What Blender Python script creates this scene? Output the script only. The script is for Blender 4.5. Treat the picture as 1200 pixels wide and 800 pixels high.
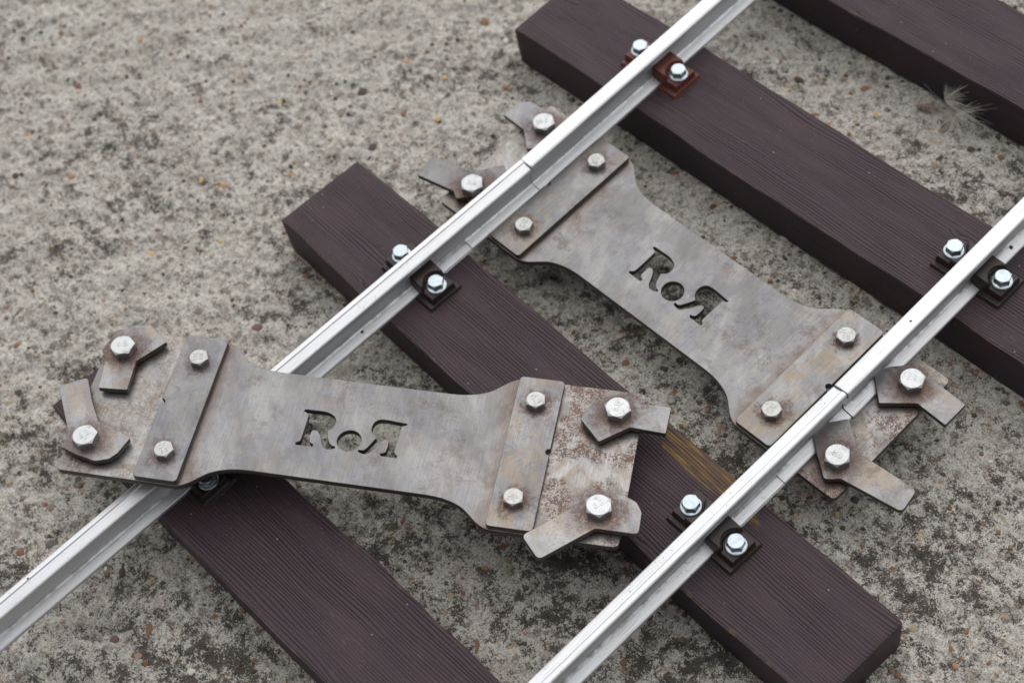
import bpy, bmesh, math, random
import numpy as np
from mathutils import Matrix, Vector

# ------------------------------------------------------------------ clear
for o in list(bpy.data.objects):
    bpy.data.objects.remove(o, do_unlink=True)
scene = bpy.context.scene
COL = scene.collection
MM = 0.001                                   # everything below is laid out in millimetres

# ------------------------------------------------------------------ camera
cam_data = bpy.data.cameras.new('camera')
cam = bpy.data.objects.new('camera', cam_data)
COL.objects.link(cam)
right = Vector((0.67935381, 0.71945236, -0.14445314))
down = Vector((0.55832394, -0.63451835, -0.53447249))
fwd = Vector((-0.47618566, 0.28244428, -0.83274993))
cm = Matrix((right, -down, -fwd)).transposed().to_4x4()
cm.translation = Vector((322.404, -277.354, 654.295)) * MM
cam.matrix_world = cm
cam_data.sensor_width = 36.0
cam_data.lens = 1932.6 / 1200.0 * 36.0
cam_data.clip_start = 0.02
cam_data.clip_end = 100.0
cam_data.dof.use_dof = True
cam_data.dof.focus_distance = 0.69
cam_data.dof.aperture_fstop = 10.0
cam_data.dof.aperture_blades = 7
scene.camera = cam

# ------------------------------------------------------------------ sky and sun (bright overcast)
SUN_DIR = Vector((-0.48, 0.66, 1.08)).normalized()       # towards the sun
sun_el = math.asin(SUN_DIR.z)
world = bpy.data.worlds.new('World')
scene.world = world
world.use_nodes = True
wn = world.node_tree.nodes
wl = world.node_tree.links
wn.clear()
w_out = wn.new('ShaderNodeOutputWorld')
w_bg = wn.new('ShaderNodeBackground')
w_sky = wn.new('ShaderNodeTexSky')
w_sky.sky_type = 'NISHITA'
w_sky.sun_disc = False
w_sky.sun_elevation = sun_el
w_sky.sun_rotation = math.atan2(SUN_DIR.x, SUN_DIR.y)
w_sky.air_density = 1.0
w_sky.dust_density = 1.0
w_sky.ozone_density = 1.0
w_hs = wn.new('ShaderNodeHueSaturation')                 # cloud cover takes the blue out of the sky
w_hs.inputs['Saturation'].default_value = 0.16
wl.new(w_sky.outputs[0], w_hs.inputs['Color'])
wl.new(w_hs.outputs[0], w_bg.inputs['Color'])
wl.new(w_bg.outputs[0], w_out.inputs['Surface'])
w_bg.inputs['Strength'].default_value = 0.05

sun_data = bpy.data.lights.new('sun', 'SUN')
sun_data.energy = 1.5
sun_data.angle = math.radians(115)
sun_data.color = (1.0, 0.99, 0.975)
sun = bpy.data.objects.new('sun', sun_data)
COL.objects.link(sun)
sun.rotation_euler = SUN_DIR.to_track_quat('Z', 'Y').to_euler()

scene.view_settings.view_transform = 'Standard'
scene.view_settings.look = 'None'
scene.view_settings.exposure = 1.08
scene.view_settings.gamma = 1.0
scene.view_settings.use_curve_mapping = False
scene.render.engine = 'CYCLES'

# ------------------------------------------------------------------ small node language
class NT:
    def __init__(self, name):
        self.m = bpy.data.materials.new(name)
        self.m.use_nodes = True
        self.t = self.m.node_tree
        self.t.nodes.clear()
        self.out = self.t.nodes.new('ShaderNodeOutputMaterial')
        self.b = self.t.nodes.new('ShaderNodeBsdfPrincipled')
        self.t.links.new(self.b.outputs[0], self.out.inputs['Surface'])
        tc = self.t.nodes.new('ShaderNodeTexCoord')
        self.P = self.vm('SCALE', tc.outputs['Object'], None, 1000.0)     # millimetres
        self.sep = self.t.nodes.new('ShaderNodeSeparateXYZ')
        self.t.links.new(self.P, self.sep.inputs[0])
        self.x, self.y, self.z = self.sep.outputs
        sn = self.t.nodes.new('ShaderNodeSeparateXYZ')
        self.t.links.new(tc.outputs['Normal'], sn.inputs[0])
        self.nz = sn.outputs[2]

    def put(self, sock, v):
        if isinstance(v, bpy.types.NodeSocket):
            self.t.links.new(v, sock)
        else:
            if sock.type == 'RGBA' and len(v) == 3:
                v = (*v, 1.0)
            sock.default_value = v

    def vm(self, op, a, b=None, s=None):
        n = self.t.nodes.new('ShaderNodeVectorMath')
        n.operation = op
        self.put(n.inputs[0], a)
        if b is not None:
            self.put(n.inputs[1], b)
        if s is not None:
            self.put(n.inputs['Scale'], s)
        return n.outputs['Value'] if op in ('LENGTH', 'DISTANCE', 'DOT_PRODUCT') else n.outputs['Vector']

    def ma(self, op, a, b=None, c=None, clamp=False):
        n = self.t.nodes.new('ShaderNodeMath')
        n.operation = op
        n.use_clamp = clamp
        self.put(n.inputs[0], a)
        if b is not None:
            self.put(n.inputs[1], b)
        if c is not None:
            self.put(n.inputs[2], c)
        return n.outputs[0]

    def xyz(self, x, y, z):
        n = self.t.nodes.new('ShaderNodeCombineXYZ')
        for s, v in zip(n.inputs, (x, y, z)):
            self.put(s, v)
        return n.outputs[0]

    def noise(self, vec, size, detail=3, rough=0.55, dist=0.0, off=0.0, col=False):
        n = self.t.nodes.new('ShaderNodeTexNoise')
        v = vec
        if off:
            v = self.vm('ADD', vec, (off, off * 1.7, off * 0.6))
        self.put(n.inputs['Vector'], v)
        n.inputs['Scale'].default_value = 1.0 / size
        n.inputs['Detail'].default_value = detail
        n.inputs['Roughness'].default_value = rough
        n.inputs['Distortion'].default_value = dist
        return n.outputs['Color'] if col else n.outputs['Fac']

    def voro(self, vec, size, feature='F1', rnd=1.0, off=0.0):
        n = self.t.nodes.new('ShaderNodeTexVoronoi')
        n.feature = feature
        v = vec
        if off:
            v = self.vm('ADD', vec, (off, off * 1.7, off * 0.6))
        self.put(n.inputs['Vector'], v)
        n.inputs['Scale'].default_value = 1.0 / size
        n.inputs['Randomness'].default_value = rnd
        return n.outputs

    def mr(self, v, a, b, c=0.0, d=1.0, smooth=True):
        n = self.t.nodes.new('ShaderNodeMapRange')
        n.interpolation_type = 'SMOOTHSTEP' if smooth else 'LINEAR'
        n.clamp = True
        self.put(n.inputs['Value'], v)
        n.inputs['From Min'].default_value = a
        n.inputs['From Max'].default_value = b
        n.inputs['To Min'].default_value = c
        n.inputs['To Max'].default_value = d
        return n.outputs[0]

    def mix(self, f, a, b, mode='MIX'):
        n = self.t.nodes.new('ShaderNodeMix')
        n.data_type = 'RGBA'
        n.blend_type = mode
        self.put(n.inputs[0], f)
        self.put(n.inputs[6], a)
        self.put(n.inputs[7], b)
        return n.outputs[2]

    def bump(self, h, dist_mm, strength=1.0, base=None):
        n = self.t.nodes.new('ShaderNodeBump')
        n.inputs['Strength'].default_value = strength
        n.inputs['Distance'].default_value = dist_mm * MM
        self.put(n.inputs['Height'], h)
        if base is not None:
            self.put(n.inputs['Normal'], base)
        return n.outputs[0]

    def set(self, **kw):
        names = dict(color='Base Color', metal='Metallic', rough='Roughness', normal='Normal', spec='Specular IOR Level',
                     coat='Coat Weight', coat_rough='Coat Roughness')
        for k, v in kw.items():
            self.put(self.b.inputs[names[k]], v)
        return self.m


# ------------------------------------------------------------------ materials
def mat_concrete():
    n = NT('weathered_concrete')
    P = n.P
    warp = n.vm('ADD', P, n.vm('SCALE', n.noise(P, 7, 2, col=True), None, 4.0))
    tone = n.noise(P, 45, 3, off=11)
    base = n.mix(n.mr(tone, 0.35, 0.68), CON_A, CON_B)
    mid = n.noise(warp, 7, 4, 0.65, off=3)
    base = n.mix(n.mr(mid, 0.42, 0.62, 0.0, 0.55), base, CON_C)
    # sandy grain, lumps and the grey fines between them
    grain = n.noise(P, 0.8, 3, 0.7, off=21)
    lump = n.noise(P, 2.4, 3, 0.65, off=25)
    base = n.mix(n.mr(lump, 0.52, 0.40, 0.0, 0.55), base, (0.185, 0.170, 0.148))
    base = n.mix(n.mr(grain, 0.50, 0.36, 0.0, 0.70), base, (0.120, 0.110, 0.098))
    base = n.mix(n.mr(grain, 0.53, 0.64, 0.0, 0.60), base, (0.66, 0.635, 0.575))
    stain = n.mr(n.noise(P, 5.5, 4, 0.7, off=27), 0.54, 0.68, 0.0, 0.45)
    base = n.mix(stain, base, (0.30, 0.235, 0.165))
    # tiny aggregate of other colours
    cells = n.voro(warp, 3.1, off=5)
    pick = n.t.nodes.new('ShaderNodeSeparateColor')
    n.put(pick.inputs[0], cells['Color'])
    rust = n.ma('MULTIPLY', n.mr(pick.outputs[0], 0.93, 0.94), n.mr(cells['Distance'], 0.42, 0.25))
    base = n.mix(n.ma('MULTIPLY', rust, 0.65), base, n.mix(pick.outputs[1], (0.30, 0.17, 0.08), (0.16, 0.11, 0.09)))
    pale = n.ma('MULTIPLY', n.mr(pick.outputs[0], 0.08, 0.07), n.mr(cells['Distance'], 0.40, 0.25))
    base = n.mix(n.ma('MULTIPLY', pale, 0.5), base, (0.56, 0.54, 0.48))
    # black lichen: big zones > blotches > fine peppering
    zone = n.noise(P, 60, 3, 0.6, off=31)
    blot = n.noise(warp, 9, 6, 0.78, off=41)
    fine = n.noise(P, 0.85, 3, 0.8, off=51)
    fine2 = n.noise(P, 2.6, 4, 0.75, off=57)
    # more grime between and below the track, where feet and water bring it
    away = n.ma('ADD', n.ma('MULTIPLY', n.x, 0.55), n.ma('MULTIPLY', n.y, -0.45))
    grime = n.mr(away, -190, 60, -0.030, 0.026, smooth=False)
    s = n.ma('ADD', n.ma('MULTIPLY', zone, 0.30), n.ma('MULTIPLY', blot, 0.70))
    s = n.ma('ADD', s, grime)
    f = n.ma('ADD', n.ma('MULTIPLY', fine, 0.62), n.ma('MULTIPLY', fine2, 0.38))
    pep = n.ma('ADD', f, n.ma('MULTIPLY', n.ma('SUBTRACT', s, 0.5), 1.35))
    lich = n.ma('MULTIPLY', n.mr(pep, 0.552, 0.598), 0.92)
    soft = n.mr(s, 0.50, 0.64, 0.0, 0.34)
    base = n.mix(soft, base, (0.165, 0.140, 0.112))
    col = n.mix(lich, base, n.mix(n.mr(fine2, 0.4, 0.6), (0.022, 0.019, 0.018), (0.065, 0.053, 0.043)))
    # separate dark and brown flecks, a few millimetres each
    fk = n.voro(n.vm('ADD', P, n.vm('SCALE', n.noise(P, 2.2, 3, 0.7, col=True), None, 3.6)), 6.2, off=81)
    fs = n.t.nodes.new('ShaderNodeSeparateColor')
    n.put(fs.inputs[0], fk['Color'])
    fm = n.ma('MULTIPLY', n.mr(fk['Distance'], 0.40, 0.26), n.mr(fs.outputs[0], 0.56, 0.60))
    fm = n.ma('MULTIPLY', fm, n.mr(fine, 0.40, 0.52, 0.35, 1.0))
    col = n.mix(n.ma('MULTIPLY', fm, 0.70), col, n.mix(n.mr(fs.outputs[1], 0.3, 0.7), (0.070, 0.062, 0.055), (0.150, 0.112, 0.082)))
    # open pits
    pit = n.voro(warp, 4.6, off=61)
    pm = n.mr(n.ma('ADD', pit['Distance'], n.ma('MULTIPLY', fine, 0.12)), 0.20, 0.13)
    ps = n.t.nodes.new('ShaderNodeSeparateColor')
    n.put(ps.inputs[0], pit['Color'])
    pm = n.ma('MULTIPLY', pm, n.mr(ps.outputs[1], 0.55, 0.6))
    col = n.mix(n.ma('MULTIPLY', pm, 0.75), col, (0.05, 0.045, 0.04))
    h = n.ma('ADD', n.ma('MULTIPLY', mid, 0.7), n.ma('MULTIPLY', n.noise(P, 1.3, 4, 0.75, off=71), 1.0))
    h = n.ma('SUBTRACT', h, n.ma('MULTIPLY', pm, 0.6))
    nb = n.bump(h, 1.1, 0.85)
    return n.set(color=col, rough=0.93, spec=0.25, normal=nb)


CON_A = (0.420, 0.393, 0.347)
CON_B = (0.510, 0.484, 0.434)
CON_C = (0.590, 0.567, 0.515)


def mat_pebble(name, c, c2):
    n = NT(name)
    a = n.noise(n.P, 1.6, 4, 0.65)
    col = n.mix(n.mr(a, 0.35, 0.65), c, c2)
    nb = n.bump(n.noise(n.P, 0.8, 3), 0.25, 0.6)
    return n.set(color=col, rough=0.8, spec=0.3, normal=nb)


def mat_sleeper(name, seed, ochre=None):
    n = NT(name)
    P = n.P
    # slow swell of the grain lines along the board
    warp = n.noise(n.xyz(n.ma('MULTIPLY', n.x, 1 / 120.0), n.ma('MULTIPLY', n.y, 1 / 26.0), seed), 1.0, 2, 0.5)
    knot = n.noise(n.xyz(n.ma('MULTIPLY', n.x, 1 / 30.0), n.ma('MULTIPLY', n.y, 1 / 14.0), seed + 9.0), 1.0, 1, 0.4)
    y0 = n.ma('ADD', n.y, n.z)
    yy = n.ma('ADD', y0, n.ma('ADD', n.ma('MULTIPLY', warp, 9.0), n.ma('MULTIPLY', n.mr(knot, 0.66, 0.9), 4.0)))
    jit = n.noise(n.xyz(n.ma('MULTIPLY', n.x, 1 / 55.0), n.ma('MULTIPLY', yy, 1 / 4.5), seed + 4.0), 1.0, 2, 0.55)
    ph = n.ma('ADD', n.ma('MULTIPLY', yy, 2 * math.pi / 1.5), n.ma('MULTIPLY', jit, 9.0))
    wave = n.ma('ADD', n.ma('MULTIPLY', n.ma('SINE', ph), 0.5), 0.5)
    fibre = n.noise(n.xyz(n.ma('MULTIPLY', n.x, 1 / 30.0), n.ma('MULTIPLY', yy, 1 / 0.8), seed + 7.0), 1.0, 3, 0.6)
    depth = n.mr(n.noise(n.xyz(n.ma('MULTIPLY', n.x, 1 / 60.0), n.ma('MULTIPLY', n.y, 1 / 12.0), seed + 2.0), 1.0, 2), 0.35, 0.62, 0.35, 1.0)
    groove = n.ma('MULTIPLY', n.ma('POWER', wave, 3.4), depth)
    base = n.mix(n.mr(n.noise(P, 28, 3, off=seed), 0.35, 0.65), (0.0400, 0.0258, 0.0325), (0.0490, 0.0300, 0.0350))
    base = n.mix(n.mr(fibre, 0.40, 0.68, 0.0, 0.5), base, (0.064, 0.0440, 0.0520))
    base = n.mix(n.ma('MULTIPLY', groove, 0.74), base, (0.008, 0.005, 0.006))
    # dust, scratches and pale crumbs
    dust = n.ma('MULTIPLY', n.mr(n.noise(P, 0.8, 2, 0.6, off=seed + 3), 0.66, 0.74), n.mr(n.noise(P, 22, 2, off=seed + 5), 0.48, 0.62))
    base = n.mix(n.ma('MULTIPLY', dust, 0.55), base, (0.20, 0.18, 0.17))
    scr = n.noise(n.xyz(n.ma('MULTIPLY', n.x, 1 / 7.0), n.ma('MULTIPLY', n.y, 1 / 0.35), seed + 1.0), 1.0, 1)
    scr = n.ma('MULTIPLY', n.mr(scr, 0.69, 0.76), n.mr(n.noise(P, 30, 1, off=seed + 8), 0.52, 0.6))
    base = n.mix(n.ma('MULTIPLY', scr, 0.35), base, (0.22, 0.20, 0.19))
    crumb = n.voro(P, 9.0, off=seed)
    base = n.mix(n.mr(crumb['Distance'], 0.040, 0.028, 0.0, 0.7), base, (0.36, 0.34, 0.32))
    # the cut ends and the arris carry ochre dust
    arris = n.mr(n.noise(P, 6, 3, off=seed + 6), 0.5, 0.7, 0.0, 0.25)
    low = n.ma('MULTIPLY', n.mr(n.z, 22.5, 25.0), n.mr(n.ma('ABSOLUTE', n.y), 23.6, 25.0))
    base = n.mix(n.ma('MULTIPLY', arris, low), base, (0.15, 0.10, 0.055))
    if ochre:
        x0, x1, y0, y1 = ochre
        ed = n.ma('MULTIPLY', n.ma('SUBTRACT', n.noise(n.xyz(n.ma('MULTIPLY', n.x, 0.4), n.y, n.z), 4, 4, 0.7), 0.5), 9.0)
        xa = n.ma('ADD', n.x, n.ma('ADD', ed, n.ma('MULTIPLY', n.y, 0.8)))
        yb = n.ma('ADD', n.y, n.ma('MULTIPLY', ed, 0.8))
        m1 = n.ma('MULTIPLY', n.mr(xa, x0 - 0.7, x0 + 0.7), n.mr(xa, x1 + 2, x1 - 2))
        m2 = n.ma('MULTIPLY', n.mr(yb, y0 - 0.8, y0 + 0.8), n.mr(yb, y1 + 3, y1 - 1))
        stre = n.noise(n.xyz(n.ma('MULTIPLY', n.x, 1 / 22.0), n.ma('MULTIPLY', yy, 1 / 2.6), seed + 12.0), 1.0, 4, 0.65)
        och = n.ma('MULTIPLY', n.ma('MULTIPLY', m1, m2), n.mr(stre, 0.36, 0.60, 0.15, 1.0))
        oc = n.mix(n.mr(stre, 0.5, 0.75), (0.13, 0.075, 0.022), (0.27, 0.16, 0.035))
        oc = n.mix(n.ma('MULTIPLY', groove, 0.8), oc, (0.025, 0.017, 0.010))
        base = n.mix(n.ma('MULTIPLY', och, 0.9), base, oc)
    h = n.ma('ADD', n.ma('MULTIPLY', groove, -1.0), n.ma('MULTIPLY', fibre, 0.25))
    nb = n.bump(h, 0.26, 0.7)
    rough = n.ma('ADD', 0.50, n.ma('MULTIPLY', groove, 0.25))
    return n.set(color=base, rough=rough, spec=0.20, normal=nb)


def mat_alu(name, seed, dirt=0.5, spots=()):
    n = NT(name)
    P = n.P
    # drawn along the length: streaks
    st = n.noise(n.xyz(n.ma('MULTIPLY', n.y, 1 / 160.0), n.ma('MULTIPLY', n.x, 1 / 0.45), n.ma('MULTIPLY', n.z, 1 / 0.45)), 1.0, 4, 0.65, off=seed)
    cl = n.noise(P, 14, 4, 0.6, off=seed + 3)
    col = n.mix(n.mr(st, 0.3, 0.7), (0.50, 0.51, 0.535), (0.68, 0.685, 0.70))
    col = n.mix(n.mr(cl, 0.45, 0.75, 0.0, 0.35), col, (0.58, 0.55, 0.49))
    sp = n.noise(P, 1.1, 3, 0.7, off=seed + 5)
    spz = n.noise(P, 24, 2, 0.6, off=seed + 7)
    d = n.ma('MULTIPLY', n.mr(sp, 0.63, 0.70), n.mr(spz, 0.50, 0.62))
    col = n.mix(n.ma('MULTIPLY', d, dirt), col, (0.07, 0.065, 0.06))
    # fine scratches along and across
    sc = n.noise(n.xyz(n.ma('MULTIPLY', n.ma('ADD', n.y, n.ma('MULTIPLY', n.x, 1.5)), 1 / 22.0), n.ma('MULTIPLY', n.ma('ADD', n.x, n.z), 1 / 0.22), seed), 1.0, 2, 0.6)
    scm = n.ma('MULTIPLY', n.mr(sc, 0.57, 0.66), n.mr(n.noise(P, 30, 2, off=seed + 15), 0.40, 0.55))
    col = n.mix(n.ma('MULTIPLY', scm, 0.5 * dirt + 0.1), col, (0.20, 0.19, 0.18))
    for (px, py, pz, pr) in spots:
        dd = n.vm('LENGTH', n.xyz(n.ma('SUBTRACT', n.x, px), n.ma('SUBTRACT', n.y, py), n.ma('SUBTRACT', n.z, pz)))
        dd = n.ma('ADD', dd, n.ma('MULTIPLY', n.ma('SUBTRACT', sp, 0.5), 1.2))
        col = n.mix(n.mr(dd, pr, pr * 0.6), col, (0.02, 0.018, 0.016))
    # broken darker tone in the corner between web and foot
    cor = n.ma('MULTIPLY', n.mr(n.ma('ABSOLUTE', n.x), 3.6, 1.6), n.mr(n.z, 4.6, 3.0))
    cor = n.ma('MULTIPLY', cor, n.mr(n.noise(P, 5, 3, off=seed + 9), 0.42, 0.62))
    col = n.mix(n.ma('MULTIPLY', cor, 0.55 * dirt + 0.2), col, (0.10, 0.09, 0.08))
    met = n.ma('SUBTRACT', 0.80, n.ma('MULTIPLY', d, 0.7))
    rough = n.ma('ADD', n.mr(st, 0.3, 0.7, 0.40, 0.56, smooth=False), n.ma('MULTIPLY', d, 0.4))
    h = n.ma('ADD', n.ma('MULTIPLY', st, 1.0), n.ma('MULTIPLY', n.noise(P, 0.6, 2, off=seed + 2), 0.2))
    nb = n.bump(h, 0.06, 0.6)
    return n.set(color=col, metal=met, rough=rough, normal=nb)


STEEL = 0.325


def mat_steel(name, seed, tan=0.2, blue=0.5, rust_pts=(), rust=0.6, rust_r=13.0, edge_tan=False, brush=True, bright=1.0):
    """Worn cut steel: grey with blue and straw clouds, a painted sheen, red-brown rust round the bolts, darker cut edges."""
    n = NT(name)
    P = n.P
    c1 = n.noise(P, 22, 5, 0.62, dist=0.8, off=seed)
    c2 = n.noise(P, 15, 5, 0.65, dist=1.0, off=seed + 13)
    c3 = n.noise(P, 6, 5, 0.72, off=seed + 29)
    gr = n.noise(P, 0.9, 3, 0.75, off=seed + 51)
    k = bright * STEEL
    C = lambda r, g, b_: (r * k, g * k, b_ * k)
    grey = n.mix(n.mr(c1, 0.36, 0.64), C(0.50, 0.485, 0.495), C(0.66, 0.645, 0.655))
    col = n.mix(n.mr(c2, 0.47, 0.66, 0.0, blue), grey, C(0.48, 0.49, 0.56))
    col = n.mix(n.ma('MULTIPLY', n.mr(c2, 0.56, 0.36), tan), col, C(0.66, 0.53, 0.39))
    if edge_tan:                                     # the ends, under the levers, were left with a straw-coloured film
        endm = n.ma('MULTIPLY', n.mr(n.ma('ABSOLUTE', n.x), 66, 80), n.mr(c1, 0.30, 0.62, 0.3, 1.0))
        col = n.mix(n.ma('MULTIPLY', endm, 0.75), col, n.mix(n.mr(c2, 0.4, 0.6), C(0.74, 0.62, 0.48), C(1.15, 1.11, 1.05)))
    pale = n.mr(n.noise(P, 17, 5, 0.65, dist=1.5, off=seed + 77), 0.52, 0.68, 0.0, 0.45)
    if edge_tan:                                     # the waist was ground clean and stays even
        waist = n.mr(n.ma('ABSOLUTE', n.x), 68, 56)
        pale = n.ma('MULTIPLY', pale, n.ma('SUBTRACT', 1.0, n.ma('MULTIPLY', waist, 0.6)))
    col = n.mix(pale, col, C(0.86, 0.83, 0.78))
    painted_sheen = n.noise(n.xyz(n.ma('MULTIPLY', n.ma('ADD', n.x, n.ma('MULTIPLY', n.y, 0.5)), 1 / 16.0), n.ma('MULTIPLY', n.y, 1 / 42.0), seed + 5.0), 1.0, 3, 0.55)  # broad light and dark sheen, painted into the steel colour
    col = n.mix(n.mr(painted_sheen, 0.52, 0.66, 0.0, 0.40), col, C(0.92, 0.90, 0.89))
    col = n.mix(n.mr(painted_sheen, 0.48, 0.34, 0.0, 0.40), col, C(0.34, 0.32, 0.325))
    dark = n.mr(n.noise(P, 11, 5, 0.7, dist=1.0, off=seed + 91), 0.54, 0.70, 0.0, 0.30)
    if edge_tan:
        dark = n.ma('MULTIPLY', dark, n.ma('SUBTRACT', 1.0, n.ma('MULTIPLY', waist, 0.7)))
    col = n.mix(dark, col, C(0.24, 0.215, 0.205))
    if brush:
        br = n.noise(n.xyz(n.ma('MULTIPLY', n.x, 1 / 0.5), n.ma('MULTIPLY', n.y, 1 / 16.0), seed), 1.0, 3, 0.6)
    else:
        br = n.noise(P, 0.7, 3, 0.7, off=seed)
    col = n.mix(n.mr(br, 0.38, 0.68, 0.0, 0.24), col, C(0.28, 0.27, 0.27))
    col = n.mix(n.mr(gr, 0.52, 0.70, 0.0, 0.26), col, C(0.20, 0.185, 0.175))
    # thin film of rust bloom
    film = n.ma('MULTIPLY', n.mr(n.ma('ADD', c3, n.ma('MULTIPLY', n.ma('SUBTRACT', gr, 0.5), 0.5)), 0.50, 0.62), n.mr(n.noise(P, 26, 3, off=seed + 41), 0.48, 0.64))
    col = n.mix(n.ma('MULTIPLY', film, 0.55 * rust), col, (0.095, 0.060, 0.045))
    met = n.ma('SUBTRACT', 0.85, n.ma('MULTIPLY', film, 0.25))
    allr = None
    for (px, py) in rust_pts:
        dd = n.vm('LENGTH', n.xyz(n.ma('SUBTRACT', n.x, px), n.ma('SUBTRACT', n.y, py), 0.0))
        ring = n.mr(n.ma('ADD', dd, n.ma('MULTIPLY', n.ma('SUBTRACT', c3, 0.5), 26.0)), rust_r, rust_r * 0.40)
        allr = ring if allr is None else n.ma('MAXIMUM', allr, ring)
    rc = n.mix(n.mr(gr, 0.38, 0.62), (0.036, 0.018, 0.015), (0.098, 0.048, 0.034))
    rc = n.mix(n.mr(c1, 0.46, 0.64), rc, n.mix(gr, (0.034, 0.018, 0.018), (0.078, 0.044, 0.042)))
    if allr is not None:
        body = n.ma('MULTIPLY', allr, n.mr(n.ma('ADD', gr, n.ma('MULTIPLY', c3, 0.5)), 0.55, 0.76, 0.25, 1.0))
        col = n.mix(n.ma('MULTIPLY', body, min(1.0, rust * 1.25)), col, rc)
        met = n.ma('SUBTRACT', met, n.ma('MULTIPLY', body, 0.5 * rust))
    if edge_tan:
        au = n.ma('ABSOLUTE', n.x)
        wv = n.ma('MULTIPLY', n.ma('SUBTRACT', c3, 0.5), 12.0)
        e1 = n.ma('MULTIPLY', n.mr(n.ma('ADD', au, wv), 60, 68), n.mr(au, 70, 68))
        col = n.mix(n.ma('MULTIPLY', e1, 0.42), col, (0.120, 0.070, 0.045))
        e2 = n.ma('MULTIPLY', n.mr(n.ma('ADD', au, wv), 84, 90), n.mr(n.noise(P, 15, 4, 0.65, off=seed + 61), 0.47, 0.56))
        e2 = n.ma('MULTIPLY', e2, n.mr(n.ma('ADD', gr, n.ma('MULTIPLY', c3, 0.4)), 0.62, 0.74))
        e2 = n.ma('MULTIPLY', e2, n.mr(n.x, -10, 10, 0.35, 0.85))
        col = n.mix(e2, col, rc)
    # cut edges darker and less metallic than the flat faces
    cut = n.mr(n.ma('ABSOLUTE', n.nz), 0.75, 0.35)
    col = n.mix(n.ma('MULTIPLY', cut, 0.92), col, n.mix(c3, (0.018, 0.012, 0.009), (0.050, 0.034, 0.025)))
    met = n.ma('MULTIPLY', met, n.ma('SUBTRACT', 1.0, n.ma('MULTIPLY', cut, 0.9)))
    rough = n.mr(n.ma('ADD', c3, br), 0.7, 1.3, 0.30, 0.48, smooth=False)
    h = n.ma('ADD', n.ma('MULTIPLY', br, 0.6), n.ma('MULTIPLY', c3, 0.6))
    nb = n.bump(h, 0.10, 0.55)
    return n.set(color=col, metal=met, rough=rough, normal=nb)


def mat_zinc(name, base, rough=0.32, blotch=0.4, seed=0.0):
    n = NT(name)
    oi = n.t.nodes.new('ShaderNodeObjectInfo')
    c = n.noise(n.vm('ADD', n.P, n.vm('SCALE', oi.outputs['Location'], None, 977.0)), 2.4, 4, 0.7, off=seed)
    col = n.mix(n.mr(c, 0.5, 0.75, 0.0, blotch), base, (0.26, 0.245, 0.22))
    nb = n.bump(n.noise(n.P, 0.7, 3), 0.05, 0.5)
    return n.set(color=col, metal=0.95, rough=n.mr(c, 0.3, 0.7, rough, rough + 0.18), normal=nb)


def mat_plastic(name, c, c2):
    n = NT(name)
    a = n.noise(n.P, 3.0, 4, 0.6)
    col = n.mix(n.mr(a, 0.4, 0.7), c, c2)
    dust = n.ma('MULTIPLY', n.mr(n.noise(n.P, 0.7, 2, off=5), 0.64, 0.72), 0.35)
    col = n.mix(dust, col, (0.16, 0.14, 0.13))
    nb = n.bump(n.noise(n.P, 0.9, 3), 0.10, 0.5)
    return n.set(color=col, rough=0.38, spec=0.32, normal=nb)


def mat_plain(name, c, rough=0.7):
    n = NT(name)
    col = n.mix(n.noise(n.P, 3.0, 3), c, tuple(v * 0.7 for v in c))
    return n.set(color=col, rough=rough)


# ------------------------------------------------------------------ object helpers
def tag(o, label=None, cat=None, group=None, kind=None):
    for k, v in (('label', label), ('category', cat), ('group', group), ('kind', kind)):
        if v:
            o[k] = v
    return o


def empty(name, m=None):
    o = bpy.data.objects.new(name, None)
    o.empty_display_size = 0.01
    COL.objects.link(o)
    if m is not None:
        o.matrix_world = m
    return o


def link(name, me, mat=None, parent=None, loc=(0, 0, 0), rotz=0.0):
    o = bpy.data.objects.new(name, me)
    COL.objects.link(o)
    if mat is not None and not me.materials:
        me.materials.append(mat)
    o.parent = parent
    o.location = Vector(loc) * MM
    o.rotation_euler = (0, 0, rotz)
    return o


def mesh_of(name, verts, faces, smooth=False):
    me = bpy.data.meshes.new(name)
    me.from_pydata([tuple(c * MM for c in v) for v in verts], [], faces)
    me.update()
    if smooth:
        me.polygons.foreach_set('use_smooth', [True] * len(me.polygons))
    return me


def fillet(pts, radii, seg=5):
    """Round the corners of a closed 2-D outline."""
    out = []
    n = len(pts)
    for i, p in enumerate(pts):
        r = radii[i] if isinstance(radii, (list, tuple)) else radii
        a = Vector(pts[i - 1]) - Vector(p)
        b = Vector(pts[(i + 1) % n]) - Vector(p)
        if r <= 0 or a.length < 1e-6 or b.length < 1e-6:
            out.append(tuple(p))
            continue
        ang = a.angle(b)
        t = min(r / max(math.tan(ang / 2), 1e-3), a.length * 0.48, b.length * 0.48)
        p0 = Vector(p) + a.normalized() * t
        p1 = Vector(p) + b.normalized() * t
        for s in range(seg + 1):
            u = s / seg
            q = p0 * (1 - u) ** 2 + Vector(p) * 2 * u * (1 - u) + p1 * u * u
            out.append((q.x, q.y))
    return out


def catmull(pts, per=5):
    out = []
    n = len(pts)
    for i in range(n - 1):
        p0 = Vector(pts[max(i - 1, 0)]); p1 = Vector(pts[i]); p2 = Vector(pts[i + 1]); p3 = Vector(pts[min(i + 2, n - 1)])
        for s in range(per):
            t = s / per
            q = 0.5 * (2 * p1 + (p2 - p0) * t + (2 * p0 - 5 * p1 + 4 * p2 - p3) * t * t + (3 * p1 - p0 - 3 * p2 + p3) * t ** 3)
            out.append((q.x, q.y))
    out.append(tuple(pts[-1]))
    return out


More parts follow.
